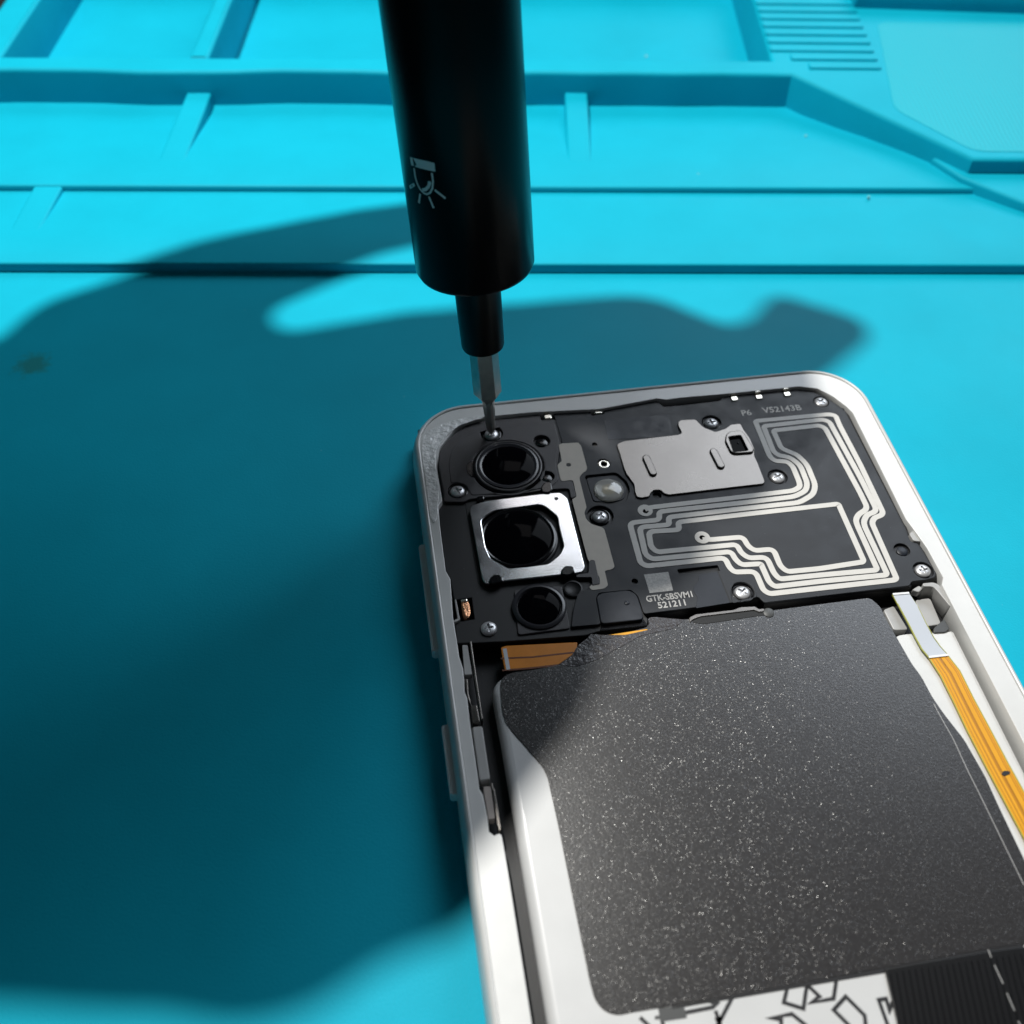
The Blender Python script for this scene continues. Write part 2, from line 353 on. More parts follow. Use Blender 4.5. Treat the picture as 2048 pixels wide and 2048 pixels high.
# ------------------------------------------------------------------ smartphone
YAW = math.radians(9.651)
ph = empty('smartphone', (-17.0151, 119.7422, 0), YAW)
tag(ph, 'opened white smartphone lying face down on the cyan mat, its back cover removed', 'phone')
W_, H_ = 74.7, 160.0
# frame: bulged outer wall with a raised lip, swept round the rounded rectangle
def ring(inset, r0=9.0, seg=14):
    return rrect(inset, -H_ + inset, W_ - inset, -inset, max(r0 - inset, .5), seg)
prof = [(1.3, .05), (.5, .25), (.1, 1.0), (-.1, 2.2), (-.15, 3.4), (-.05, 4.8), (.15, 5.9), (.42, 6.7), (.7, 7.05), (.95, 7.15), (1.12, 7.08), (1.2, 6.7), (1.25, 5.0), (1.3, .05)]
vs, f = [], []
for ins, z in prof: vs += [(x, y, z) for x, y in ring(ins)]
n = len(ring(0))
for i in range(len(prof) - 1):
    for k in range(n): f.append((i * n + k, i * n + (k + 1) % n, (i + 1) * n + (k + 1) % n, (i + 1) * n + k))
fr = mesh('outer_frame', vs, f, 'white', ph, 40)
# ledge the back cover was glued to; its inner edge follows the cut-outs for the side switches
inner = fillet([(4.17, -9.25), (7.37, -5.07), (11.58, -3.59)], 1.5, False) + [(19.68, -3.71), (30.52, -4.53), (40.18, -3.46), (41.6, -3.98)] + [(43.84, -3.84), (51.79, -4.05), (63.95, -4.07), (66.82, -4.97), (68.75, -7.14), (70.06, -9.67)] + \
    [(70.53, -11.27), (70.43, -18.37), (70.23, -33.54), (70.76, -36.65), (71.1, -39.17), (71.2, -44.43)] + [(70.5, -45.6), (70.5, -140), (66, -152), (8, -152), (4.5, -140), (4.5, -92.8)] + \
    [(4.5, -84), (4.5, -77), (4.45, -73.5)] + [(4.39, -72.17), (4.16, -71.93), (3.53, -72.11), (3.0, -71.54), (3.06, -69.72), (2.92, -66.81), (2.6, -66.1), (2.64, -65.14), (2.65, -58.03), (2.64, -56.58), (2.76, -53.63), (2.53, -52.59), (2.72, -50.75), (2.76, -49.03), (2.51, -47.41), (2.49, -45.08)] + \
    [(2.45, -40.83), (2.57, -39.08), (2.84, -34.5), (2.36, -33.03), (2.47, -24.55), (2.67, -21.01), (3.32, -20.06), (3.34, -18.48), (3.24, -13.05)]
plate('ledge', ring(1.16), 3.1, 6.9, 'white', ph, [inner], bevel=.09)
# adhesive left on the ledge round the corner
gl = [(1.6, -7.2), (2.5, -5.59), (5.36, -4.23), (8.41, -3.48), (10.97, -3.4), (11.95, -4.0), (10.22, -4.2), (7.57, -5.15), (5.0, -7.41), (3.37, -10.04), (3.14, -13.09), (3.05, -18.48), (2.19, -23.54), (1.61, -24.47), (1.19, -22.89), (1.27, -15.55), (1.21, -11.13)]
plate('glue_residue', fillet(gl, .6), 6.88, 7.02, 'glue', ph, bevel=.06)
box('mid_plate', 1.3, -158.7, .6, 73.4, -1.3, 3.2, 'black', ph)
# side buttons
for a, b in ([(-0.76, -25.96), (-0.72, -44.56)], [(-0.62, -55.56), (-0.59, -65.35)]):
    plate('side_button', rrect(-.95, b[1], .3, a[1], .45), 2.6, 4.6, 'button', ph, bevel=.3)
# switch hardware in the left groove
def quad(name, s, z0, z1, mt, bevel=.06, r=.15): return plate(name, fillet(s, r), z0, z1, mt, ph, bevel=bevel)
quad('switch_spring', [(3.16, -45.09), (3.83, -45.19), (3.87, -49.81), (2.88, -49.69)], 5.2, 6.2, 'greyplastic')
quad('switch_rail', [(4.17, -44.72), (4.43, -44.76), (4.37, -50.12), (4.35, -56.5), (4.08, -56.79), (4.05, -50.07)], 4.5, 6.3, 'shield')
quad('switch_bracket', [(2.91, -50.33), (3.19, -50.46), (3.02, -52.65), (3.17, -54.38), (3.85, -54.42), (3.93, -56.86), (3.05, -56.88), (3.09, -54.17), (2.81, -53.13)], 5.0, 6.3, 'shield')
quad('switch_block', [(2.88, -57.47), (4.15, -57.54), (4.11, -64.85), (2.84, -64.81)], 4.5, 6.4, 'greyplastic', .15, .3)
quad('switch_foam', [(3.16, -65.55), (4.05, -65.61), (3.98, -69.76), (3.19, -69.74)], 4.8, 6.2, 'brown')
quad('switch_rail', [(3.92, -65.26), (4.34, -65.28), (4.32, -66.0), (4.46, -66.17), (4.51, -71.16), (4.24, -71.54), (4.1, -70.46), (4.16, -66.12)], 4.5, 6.3, 'shield')

# white inner channel on the right and the recess above it
quad('channel_wall', [(61.73, -51.58), (63.3, -51.49), (69.01, -52.01), (70.0, -51.94)] + [(69.3, -140), (58, -140), (58, -60)], 3.1, 5.2, 'white', .5, .8)
quad('channel_block', [(62.04, -47.0), (63.77, -46.58), (64.21, -50.67), (62.18, -50.48)], 3.1, 4.6, 'greyplastic', .15, .4)
quad('channel_block', [(67.24, -45.93), (69.52, -45.92), (69.23, -50.4), (66.68, -50.47)], 3.1, 4.4, 'greyplastic', .15, .5)
quad('channel_lug', [(67.27, -51.45), (69.35, -50.22), (69.52, -51.79), (68.62, -52.31), (66.96, -52.17)], 3.1, 5.4, 'darkgrey', .1, .3)
quad('channel_clip', [(66.64, -45.12), (67.98, -44.51), (68.31, -45.13), (67.47, -45.7)], 4.6, 5.8, 'greyplastic', .15, .3)
quad('channel_arch', [(68.22, -44.64), (69.87, -44.69), (70.51, -45.25), (70.6, -47.06), (70.66, -49.1), (70.39, -48.84), (69.78, -46.25), (69.47, -45.4), (68.17, -45.21)], 3.3, 6.4, 'greyplastic', .1, .5)
quad('ledge_notch_cover', [(69.8, -36.02), (70.78, -35.41), (71.04, -36.7), (71.03, -37.69), (69.93, -37.4)], 4.0, 6.6, 'greyplastic', .1, .3)

# battery with its black glitter film
bl = fillet([(6.15, -150), (6.2, -60)] + [(6.03, -52.49), (6.75, -51.11), (8.11, -50.2), (15.26, -50.66), (21.02, -48.63), (34.84, -45.33), (44.95, -45.51), (60.74, -47.19), (61.24, -52.1), (62.12, -58.92), (62.62, -61.99), (63.75, -68.28), (64.06, -77.25)] + [(64.5, -85), (64.6, -150)], .8)
ba = plate('battery', bl, 3.1, 6.12, 'batt', ph, bevel=1.25, res=5)
fm = [(21.79, -46.7), (18.21, -48.28), (15.18, -50.1), (11.79, -50.31), (8.97, -50.29), (7.67, -50.8), (7.24, -51.94), (6.97, -55.42), (7.16, -57.55), (8.06, -59.37), (9.1, -61.19), (10.76, -64.14), (11.07, -65.6), (11.09, -66.4), (11.24, -72.17), (11.29, -80.05), (11.38, -89.26), (11.53, -91.31), (12.27, -92.55), (13.56, -93.18), (15.3, -93.11), (26.22, -93.17), (43.24, -92.91), (55.04, -92.74), (59.55, -92.77)] + [(64.0, -98)] + \
    [(64.0, -77.29), (64.11, -73.46), (63.7, -68.33), (62.71, -64.59), (62.23, -61.99), (62.07, -58.97), (61.57, -56.65), (61.19, -52.16), (60.95, -49.95), (60.97, -47.52), (60.1, -45.81)][0:] + [(45.96, -45.84), (40.45, -45.35), (34.75, -45.6), (32.22, -45.33), (28.92, -44.4), (28.45, -45.97), (23.41, -46.73)]
film = plate('battery_film', fillet(fm, .7), 6.10, 6.22, 'film', ba, bevel=.04)
ribbon('film_crease', fillet([(61.98, -62.94), (62.13, -65.47), (62.36, -68.14), (62.3, -72.13), (62.4, -76.0), (62.49, -82.93), (62.55, -86.74)], .5, False), .09, 6.2, 6.235, 'greyplastic', ba)
plate('film_border', [(19.49, -93.18), (26.22, -93.17), (43.24, -92.91), (55.04, -92.74), (59.55, -92.77), (59.32, -93.23), (54.8, -93.26), (43.17, -93.39), (26.14, -93.43), (19.43, -93.41)], 6.12, 6.19, 'black', ba, bevel=.02)
# printed marks on the battery label
for s in ([(32.2, -93.24), (31.36, -94.61), (33.22, -95.51), (34.34, -93.36)], [(34.48, -93.38), (35.33, -94.61), (34.27, -95.06), (36.75, -95.04), (37.68, -93.32)], [(37.47, -97.89), (36.35, -96.12), (38.1, -95.04), (39.4, -97.13), (39.15, -98.15)], [(30.34, -96.79), (30.55, -96.17), (29.47, -95.87), (31.84, -95.83), (33.0, -97.2)], [(26.16, -93.2), (23.71, -95.77)], [(23.95, -94.28), (24.06, -95.83)], [(23.66, -95.17), (24.42, -95.09)], [(15.89, -93.71), (16.66, -94.69)], [(20.55, -93.99), (23.73, -93.91), (24.27, -93.59), (23.35, -93.18), (20.75, -93.25)], [(42.88, -96.32), (42.21, -97.03), (42.28, -95.91), (41.46, -95.9), (41.46, -98.51)], [(18.12, -94.38), (18.13, -94.91)]):
    ribbon('printed_line', s, .42, 6.12, 6.15, 'ink', ba)
plate('printed_block', [(18.0, -93.15), (20.76, -93.24), (20.78, -94.52), (17.88, -94.47)], 6.11, 6.16, 'darkgrey', ba, bevel=.01)
plate('printed_block', [(17.47, -93.81), (18.04, -93.83), (17.95, -94.21), (17.38, -94.15)], 6.11, 6.155, 'darkgrey', ba, bevel=.01)
# black ribbed flap with a dashed stitch line
fl = plate('black_flap', [(43.19, -93.1), (54.77, -93.07), (59.21, -93.2), (67.41, -93.17), (63.85, -107.91), (41.59, -104.47)], 6.14, 6.5, 'flap', ba, bevel=.08)
fp = [(44.04, -94.2), (42.07, -103.6), (54.31, -94.05), (54.18, -102.55)]
for i in range(22):
    t = i / 21; a = Vector([(43.58, -93.59), (58.52, -93.81)][0]).lerp(Vector([(43.58, -93.59), (58.52, -93.81)][1]), t); b = a + (Vector(fp[1]) - Vector(fp[0]))
    ribbon('flap_rib', [tuple(a), tuple(b)], .12, 6.45, 6.515, 'glossblack', fl)
for s in ([(55.16, -92.87), (55.13, -93.7)], [(55.11, -94.51), (55.18, -96.46)], [(55.14, -97.41), (55.15, -99.19)], [(55.06, -100.2), (55.07, -101.01)]):
    ribbon('stitch', s, .10, 6.5, 6.53, 'greyplastic', fl)

# mainboard cover: a black base with a camera bracket and an antenna plate on top
base = [(3.84, -9.11), (4.52, -7.62), (7.13, -5.07), (8.76, -3.82), (12.04, -3.25), (21.09, -3.2), (20.96, -4.55), (23.01, -4.54), (23.05, -3.18), (29.37, -3.17), (29.17, -4.68), (31.27, -4.53), (31.48, -3.02), (31.55, -3.18), (40.46, -2.86), (41.18, -4.37), (44.04, -4.47), (50.54, -4.32), (51.73, -3.33), (64.31, -3.69), (66.38, -4.31), (68.14, -5.77), (69.96, -8.86), (70.41, -8.83), (70.38, -18.12), (70.33, -32.08), (70.4, -34.4), (70.11, -36.54), (71.07, -37.18), (71.24, -38.69), (71.45, -42.77), (70.84, -43.86), (69.31, -44.1), (67.15, -44.06), (66.71, -44.74), (45.83, -44.56), (45.3, -44.54), (45.06, -43.49), (40.94, -43.89), (35.65, -43.87), (28.53, -43.85), (28.76, -44.5), (28.48, -45.66), (21.7, -45.52), (19.8, -45.88), (9.04, -45.27), (5.15, -44.9), (2.51, -44.57), (2.65, -41.15), (5.31, -41.0), (5.41, -37.45), (3.0, -37.54), (2.89, -33.76), (2.4, -32.4), (2.52, -23.73), (2.76, -20.16), (3.47, -19.61), (3.6, -18.44), (3.5, -12.16)]
cov = plate('board_cover', base, 3.1, 5.9, 'black', ph, bevel=.12)
SC = [(12.59, -6.91), (5.87, -17.97), (26.03, -25.92), (47.68, -9.5), (66.71, -7.52), (54.48, -22.27), (69.32, -42.45), (42.78, -42.34), (7.04, -42.99)]
c1 = [(14.07, -14.36)][0]; c2 = [(13.37, -28.33)][0]; c3 = [(14.37, -40.53)][0]
brk = [(4.04, -9.85), (5.02, -7.99), (7.23, -5.71), (8.91, -4.45), (11.96, -3.87), (20.85, -3.78), (20.8, -5.16), (22.99, -5.18), (23.09, -10.34), (21.6, -14.96), (21.53, -18.31), (23.32, -18.38), (23.27, -21.73), (22.41, -22.0), (22.5, -19.96), (20.0, -19.78), (18.18, -19.78), (14.09, -20.11), (9.72, -19.87), (7.33, -19.91), (6.67, -20.34), (3.56, -19.88), (3.79, -18.73), (3.67, -12.61)]
bk = plate('camera_bracket', fillet(brk, .5), 5.8, 6.35, 'cover', ph, [circle(c1, 5.55), circle(SC[0], 1.75), circle(SC[1], 1.55), circle([(20.1, -9.76)][0], 1.3), circle([(19.66, -17.16)][0], 1.1)], bevel=.08)
plate('bracket_pad', fillet([(5.06, -16.45), (5.16, -12.62), (5.83, -9.9), (7.43, -7.84), (10.78, -6.28), (13.93, -5.7), (22.77, -5.77), (22.78, -10.08), (21.37, -14.72), (21.21, -18.14), (20.1, -19.2), (18.24, -19.41), (14.16, -19.66), (9.0, -19.3), (7.81, -19.26), (7.3, -17.04), (5.98, -16.31)], .6), 6.3, 6.43, 'cover', bk, [circle(SC[0], 1.8), circle(c1, 5.7), circle([(20.1, -9.76)][0], 1.35), circle([(19.66, -17.16)][0], 1.1)], bevel=.06)
for p in [(20.13, -9.62), (19.48, -17.09)]: lathe('peg', [(.95, 5.6), (.95, 6.0), (.7, 6.08)], p, 'glossblack', bk, 24)
ant = [(23.16, -5.26), (23.01, -3.85), (29.14, -3.82), (29.01, -5.27), (31.14, -5.15), (31.33, -3.68), (31.37, -3.81), (40.24, -3.49), (40.98, -4.96), (43.84, -5.06), (50.32, -4.92), (51.52, -3.93), (64.0, -4.29), (66.06, -4.9), (67.77, -6.35), (69.56, -9.36), (69.84, -9.43), (69.84, -18.91), (69.85, -32.64), (69.86, -34.94), (69.55, -37.15), (70.55, -37.81), (70.68, -39.16), (70.92, -43.15), (70.47, -43.91), (69.05, -44.12), (66.9, -44.08), (66.33, -44.74), (45.74, -44.55), (45.24, -44.56), (44.82, -43.66), (44.6, -43.47), (40.87, -43.86), (35.61, -43.89), (28.51, -43.89), (28.32, -43.64), (28.19, -40.82), (27.42, -39.68), (22.92, -39.58), (22.4, -40.3), (22.12, -44.69), (18.04, -44.52), (18.97, -41.58), (19.99, -39.26), (21.58, -38.81), (22.18, -37.75), (23.25, -38.05), (22.77, -33.51), (22.58, -22.16), (23.34, -21.87), (23.44, -18.26), (21.69, -18.14), (21.73, -15.03), (23.25, -10.3)]
holes = [circle(SC[2], 1.95), circle(SC[3], 1.55), circle(SC[5], 1.5), circle(SC[6], 1.45), circle(SC[7], 1.6), circle(SC[4], 1.25),
         circle([(28.75, -15.76)][0], .95), fillet([(25.32, -17.79), (30.29, -17.82), (31.46, -19.91), (31.56, -21.57), (30.39, -23.76), (28.63, -24.0), (25.54, -23.42)], .6), circle([(35.31, -23.24)][0], .65),
         circle([(32.87, -26.09)][0], .42), circle([(39.83, -32.17)][0], .42), circle([(28.33, -38.34)][0], .42), circle([(28.22, -11.55)][0], .4), circle([(67.76, -38.51)][0], 1.15),
         fillet([(34.74, -37.24), (40.68, -37.31), (40.69, -38.31), (37.39, -38.34), (34.86, -38.1)], .2)]
an = plate('antenna_plate', fillet(ant, .35), 5.75, 6.35, 'plate', ph, holes, bevel=.07)
plate('black_sticker', [(30.73, -6.59), (41.37, -6.83), (40.89, -11.72), (30.52, -10.91)], 6.33, 6.385, 'slate', an, bevel=.015)
plate('panel_film', fillet([(37.51, -38.6), (40.33, -38.51), (40.57, -43.88), (35.56, -44.07), (36.27, -42.38), (35.99, -40.97), (36.43, -40.23), (37.22, -39.65)], .3), 6.33, 6.40, 'slate', an, bevel=.02)
ribbon('seam', [(23.05, -5.41), (23.11, -10.24)], .22, 6.33, 6.352, 'pit', an)
ribbon('seam', [(29.65, -5.67), (29.6, -10.13)], .16, 6.33, 6.356, 'black', an)
ribbon('seam', [(40.36, -38.46), (40.58, -43.9)], .18, 6.36, 6.405, 'pit', an)
lathe('ring_contact', [(.85, 5.9), (.85, 6.15), (.62, 6.2), (.5, 6.15), (.5, 5.9)], [(28.78, -15.69)][0], 'contact', an, 28)
lathe('locating_peg', [(.8, 5.7), (.8, 6.1), (.6, 6.2)], [(67.84, -38.61)][0], 'slate', an, 24)

# antenna coil: one long silver trace wound in a spiral
coil = [(32.84, -25.7), (33.84, -25.48), (47.53, -25.46), (55.9, -25.4), (57.12, -24.83), (57.36, -23.84), (57.42, -20.62), (56.9, -19.5), (55.04, -19.09), (54.57, -18.1), (54.67, -10.44), (55.13, -10.29), (66.9, -10.51), (67.89, -10.94), (67.74, -13.05), (67.89, -21.63), (67.69, -31.82), (65.96, -32.29), (65.29, -33.15), (64.94, -43.28), (64.46, -43.54), (53.66, -43.34), (46.39, -43.24), (45.73, -42.5), (45.6, -39.21), (42.61, -38.87), (42.17, -37.92), (42.03, -36.22), (30.61, -36.02), (29.88, -35.3), (30.01, -27.93), (34.53, -28.0), (34.78, -26.47), (47.19, -26.59), (55.7, -26.56), (57.76, -25.68), (58.49, -24.27), (58.65, -20.54), (57.58, -18.67), (55.99, -18.04), (55.47, -17.16), (55.62, -11.84), (55.9, -11.6), (65.49, -11.52), (66.41, -12.15), (66.89, -24.22), (66.92, -31.1), (65.09, -31.56), (64.19, -32.75), (63.98, -33.67), (63.92, -42.25), (63.58, -42.53), (54.07, -42.21), (47.47, -42.16), (46.94, -41.27), (46.79, -38.05), (46.27, -37.97), (44.03, -37.81), (43.43, -36.77), (43.23, -35.27), (31.69, -34.95), (30.93, -33.99), (31.22, -28.94), (35.74, -29.13), (35.87, -27.72), (46.85, -27.7), (56.05, -27.79), (58.62, -26.55), (59.58, -24.81), (59.73, -20.57), (58.9, -18.33), (57.63, -17.34), (56.88, -16.56), (56.88, -13.0), (57.12, -12.76), (64.44, -12.71), (65.24, -13.38), (65.74, -27.23), (65.72, -30.44), (63.95, -31.27), (63.14, -32.24), (62.98, -33.29), (62.86, -41.21), (62.52, -41.49), (54.44, -41.17), (48.56, -41.02), (48.11, -39.91), (47.96, -36.99), (45.36, -36.77), (44.58, -35.69), (44.41, -34.12), (32.71, -33.8), (32.04, -32.79), (32.37, -29.93), (36.94, -30.26), (37.03, -28.85), (46.51, -28.81), (61.47, -28.9), (61.69, -29.05), (61.51, -39.55), (61.21, -39.84), (54.84, -40.07), (50.03, -39.92), (49.4, -38.77), (49.39, -35.72), (46.64, -35.6), (45.93, -34.64), (45.71, -32.92), (40.92, -32.72), (39.78, -32.49)]
cf = fillet(coil, .9, False, 5)
vs, f = ribbon_geo(cf, .84, 6.33, 6.41)
tr = mesh('antenna_coil', vs, f, 'trace', an)
for c, hc in (([(32.83, -25.94)][0], [(32.87, -26.09)][0]), ([(39.83, -32.15)][0], [(39.83, -32.17)][0])):
    plate('coil_pad', circle(c, 1.12, 28), 6.33, 6.418, 'trace', an, [circle(hc, .42, 20)], bevel=.02)
# beige antenna patch
pt = [(22.61, -10.92), (22.94, -10.7), (25.73, -10.83), (26.04, -11.55), (26.05, -16.33), (25.73, -16.93), (25.18, -17.24), (24.56, -17.92), (24.44, -18.54), (24.38, -24.02), (23.84, -25.04), (23.83, -26.24), (24.36, -27.27), (25.93, -28.22), (26.1, -28.71), (26.09, -35.47), (25.62, -35.87), (24.55, -35.95), (24.47, -38.5), (23.8, -38.98), (22.1, -39.02), (21.8, -38.45), (22.09, -38.15), (23.43, -38.07), (23.57, -36.98), (22.57, -33.52), (22.51, -22.28), (23.32, -21.78), (23.39, -18.52), (22.92, -18.45), (21.77, -18.47), (21.55, -18.12), (21.64, -15.03), (22.45, -14.36)]
plate('antenna_patch', fillet(pt, .25), 6.33, 6.41, 'patch', an, [circle([(23.34, -15.28)][0], .38, 18)], bevel=.02)
# printed text
ta, tb_ = [(29.15, -42.03), (35.3, -42.12)]
text('printed_code', 'GTK-SBSVM1', ta, 1.42, math.atan2(tb_[1] - ta[1], tb_[0] - ta[0]), 'print', an, 6.36, .84)
ta, tb_ = [(30.48, -43.31), (33.84, -43.36)]
text('printed_code', '521211', ta, 1.42, math.atan2(tb_[1] - ta[1], tb_[0] - ta[0]), 'print', an, 6.36, .98)
ta, tb_ = [(56.59, -8.68), (64.19, -8.93)]
text('printed_code', 'V52143B', ta, 1.75, math.atan2(tb_[1] - ta[1], tb_[0] - ta[0]), 'paleprint', an, 6.36, 1.0)
ta, tb_ = [(52.96, -8.77), (55.0, -8.82)]
text('printed_code', 'P6', ta, 1.7, math.atan2(tb_[1] - ta[1], tb_[0] - ta[0]), 'paleprint', an, 6.36, 1.0)
plate('printed_square', [(29.89, -37.39), (33.39, -37.44), (33.26, -40.67), (29.92, -40.63)], 6.34, 6.362, 'print', an, bevel=.005)

# pressed metal shield
sh = [(31.53, -12.35), (32.15, -11.95), (33.05, -11.71), (41.67, -11.62), (42.16, -11.4), (42.24, -10.94), (42.08, -9.73), (42.31, -8.87), (42.88, -8.5), (45.23, -8.69), (46.01, -10.6), (47.6, -11.87), (49.37, -11.39), (50.46, -10.65), (52.09, -10.65), (52.2, -12.1), (52.61, -13.93), (52.64, -16.25), (52.17, -17.75), (52.23, -19.59), (52.19, -20.56), (52.14, -23.16), (51.79, -23.59), (46.91, -23.6), (37.02, -23.67), (36.31, -23.25), (35.98, -22.53), (35.09, -22.4), (34.47, -22.85), (33.99, -23.57), (32.75, -23.65), (32.12, -23.3), (32.08, -22.36), (32.3, -20.78), (31.6, -18.5), (31.54, -17.39), (31.55, -14.59)]
shp = plate('metal_shield', fillet(sh, .25), 6.34, 6.62, 'shield', ph, [fillet([(49.22, -13.33), (51.47, -13.37), (51.64, -16.21), (51.36, -16.54), (49.23, -16.51), (49.01, -15.48)], .3)], bevel=.1)
def slot(s, rr):
    a, b = [Vector(p) for p in s]; vs, f = [], []; n = 20; d = (b - a); L = d.length; d.normalize(); nn = Vector((-d.y, d.x))
    loop = [a + d * (-rr * math.cos(t)) + nn * rr * math.sin(t) for t in [(-math.pi / 2 + math.pi * k / 9) for k in range(10)]] + [b + d * (rr * math.cos(t)) + nn * rr * math.sin(t) for t in [(math.pi / 2 - math.pi * k / 9) for k in range(10)]]
    plate('pressed_rib', [tuple(p) for p in loop], 6.55, 6.95, 'shield', shp, bevel=.17)
slot([(35.39, -16.0), (35.67, -19.1)], .62); slot([(46.06, -16.14), (46.34, -19.14)], .62)
plate('sensor_frame', fillet([(48.94, -12.95), (49.87, -12.35), (51.47, -12.44), (51.92, -13.09), (52.43, -16.65), (52.01, -17.3), (50.64, -17.24), (49.18, -17.17), (48.59, -16.66), (48.42, -14.33)], .4), 6.4, 6.95, 'shield', shp, [fillet([(49.22, -13.58), (51.14, -13.51), (51.32, -16.77), (49.08, -16.79)], .25)], bevel=.16)
plate('sensor_window', [(49.12, -12.98), (51.73, -12.92), (51.69, -16.54), (49.01, -16.57)], 6.2, 6.5, 'lens', shp, bevel=.02)
lathe('sensor_eye', dome(.22, 6.5, .12, 4), [(50.47, -14.72)][0], 'gloss_ring', shp, 14)

# screws
def screw_mesh():
    prof = [(1.06, 0), (1.12, .12), (1.08, .30), (.95, .42), (.6, .52), (.001, .56)]
    vs, f = [], []; n = 28
    for r, z in prof:
        for k in range(n): vs.append((r * math.cos(2 * math.pi * k / n), r * math.sin(2 * math.pi * k / n), z))
    for i in range(len(prof) - 1):
        for k in range(n): f.append((i * n + k, i * n + (k + 1) % n, (i + 1) * n + (k + 1) % n, (i + 1) * n + k))
    f.append(tuple(reversed(range(n))))
    o = mesh('t', vs, f, 'screw')
    bm = bmesh.new(); bm.from_mesh(o.data); bmesh.ops.remove_doubles(bm, verts=bm.verts, dist=.0005); bm.to_mesh(o.data); bm.free()
    cut = plate('c', [(-.16, -.68), (.16, -.68), (.2, -.2), (.68, -.16), (.68, .16), (.2, .2), (.16, .68), (-.16, .68), (-.2, .2), (-.68, .16), (-.68, -.16), (-.2, -.2)], .18, 1.0, 'pit', bevel=.01)
    md = o.modifiers.new('b', 'BOOLEAN'); md.object = cut; md.operation = 'DIFFERENCE'; md.solver = 'EXACT'
    me = bpy.data.meshes.new_from_object(o.evaluated_get(bpy.context.evaluated_depsgraph_get()))
    bpy.data.objects.remove(o); bpy.data.objects.remove(cut)
    me.materials.clear(); me.materials.append(M['screw'])
    for p in me.polygons: p.use_smooth = True
    me.set_sharp_from_angle(angle=math.radians(38)); me.name = 'screw'
    return me
sm = screw_mesh()
for i, p in enumerate(SC):
    o = bpy.data.objects.new('screw', sm); COL.objects.link(o); o.parent = ph
    o.location = (p[0] * U, p[1] * U, (5.88, 5.88, 5.88, 5.88, 5.95, 5.88, 5.95, 5.92, 5.88)[i] * U); o.rotation_euler = (0, 0, random.uniform(0, 1.5))
# screw-well collars
for i in (0, 1, 2, 3, 5, 7):
    c = SC[i]; lathe('screw_well', [(1.5, 5.8), (1.5, 6.12), (1.42, 6.14), (1.3, 6.0), (1.3, 5.8)], c, 'glossblack', ph, 32)

# spring contacts along the top edge
for i, p in enumerate([(22.0, -4.66), (30.22, -4.64), (52.85, -4.93), (56.94, -5.12), (61.72, -5.12)]):
    ct = plate('spring_contact', fillet([(p[0] - .62, p[1] - .5), (p[0] + .62, p[1] - .5), (p[0] + .62, p[1] + .55), (p[0] - .62, p[1] + .55)], .3), 5.9, 6.55, 'contact', ph, bevel=.2)
    plate('contact_tip', fillet([(p[0] - .55, p[1] + .75), (p[0] + .55, p[1] + .75), (p[0] + .55, p[1] + 1.2), (p[0] - .55, p[1] + 1.2)], .2), 6.0, 6.85, 'contact', ct, bevel=.2)

# cameras
k1 = lathe('wide_camera', [(5.45, 5.2), (5.45, 6.35), (5.2, 6.75), (4.95, 6.8), (4.7, 6.7), (4.55, 6.55)], c1, 'lensring', ph, 56)
lathe('lens_ring', [(4.75, 6.5), (4.7, 6.86), (4.4, 6.9), (4.2, 6.75)], c1, 'gloss_ring', k1, 56)
lathe('lens', dome(4.15, 6.65, .40, 10), c1, 'lens', k1, 56)
plate('camera_tab', fillet([(7.82, -12.98), (8.83, -12.29), (9.79, -13.55), (9.49, -15.71), (8.26, -15.8), (7.71, -14.63)], .4), 5.6, 6.5, 'glossblack', k1, bevel=.1)
mp_ = [(7.12, -22.14), (7.63, -21.44), (8.56, -21.13), (9.98, -20.87), (17.79, -20.75), (19.8, -20.78), (21.04, -20.86), (21.82, -22.03), (21.85, -35.07), (21.57, -35.78), (20.9, -36.01), (20.24, -36.0), (18.07, -35.96), (10.11, -35.85), (7.84, -36.02), (7.42, -35.72), (7.2, -35.0)]
mh = [(8.51, -24.65), (9.17, -23.85), (10.78, -22.94), (17.45, -22.75), (18.25, -23.26), (19.71, -25.41), (19.57, -27.42), (19.61, -31.01), (18.73, -32.46), (16.85, -33.81), (13.8, -33.87), (11.18, -33.77), (8.92, -31.72), (8.48, -29.49)]
k2 = plate('main_camera', fillet(mp_, .35), 6.2, 6.72, 'steel', ph, [fillet(mh, .5)], bevel=.13)
lathe('camera_body', [(5.95, 5.3), (5.95, 6.1), (5.7, 6.3), (5.5, 6.3)], c2, 'lensring', k2, 64)
lathe('lens_ring', [(5.55, 6.0), (5.5, 6.62), (5.25, 6.7), (5.05, 6.6)], c2, 'glossblack', k2, 64)
lathe('lens', dome(5.05, 6.5, .5, 10), c2, 'lens', k2, 64)
for s in ([(8.4, -20.07), (9.61, -19.98), (9.58, -20.9), (8.37, -20.98)], [(18.2, -19.65), (18.98, -18.69), (20.0, -18.71), (19.92, -20.44), (19.28, -21.01), (18.22, -20.72)], [(18.3, -35.34), (19.1, -34.63), (20.2, -34.87), (20.27, -35.99), (19.22, -36.53), (18.25, -36.15)], [(7.98, -35.67), (8.68, -34.73), (9.71, -34.77), (10.12, -35.52), (9.87, -36.18), (8.34, -36.41)]):
    plate('clip', fillet(s, .4), 5.9, 7.0, 'glossblack', k2, bevel=.2)
plate('plate_mark', circle([(20.17, -22.02)][0], .3, 16), 6.6, 6.76, 'darkgrey', k2, bevel=.02)
plate('camera_tray', fillet([(6.69, -20.13), (22.45, -19.79), (23.66, -21.44), (23.23, -33.75), (22.47, -35.54), (7.45, -36.1), (6.63, -35.28)], .5), 5.6, 5.97, 'pit', ph, bevel=.05)
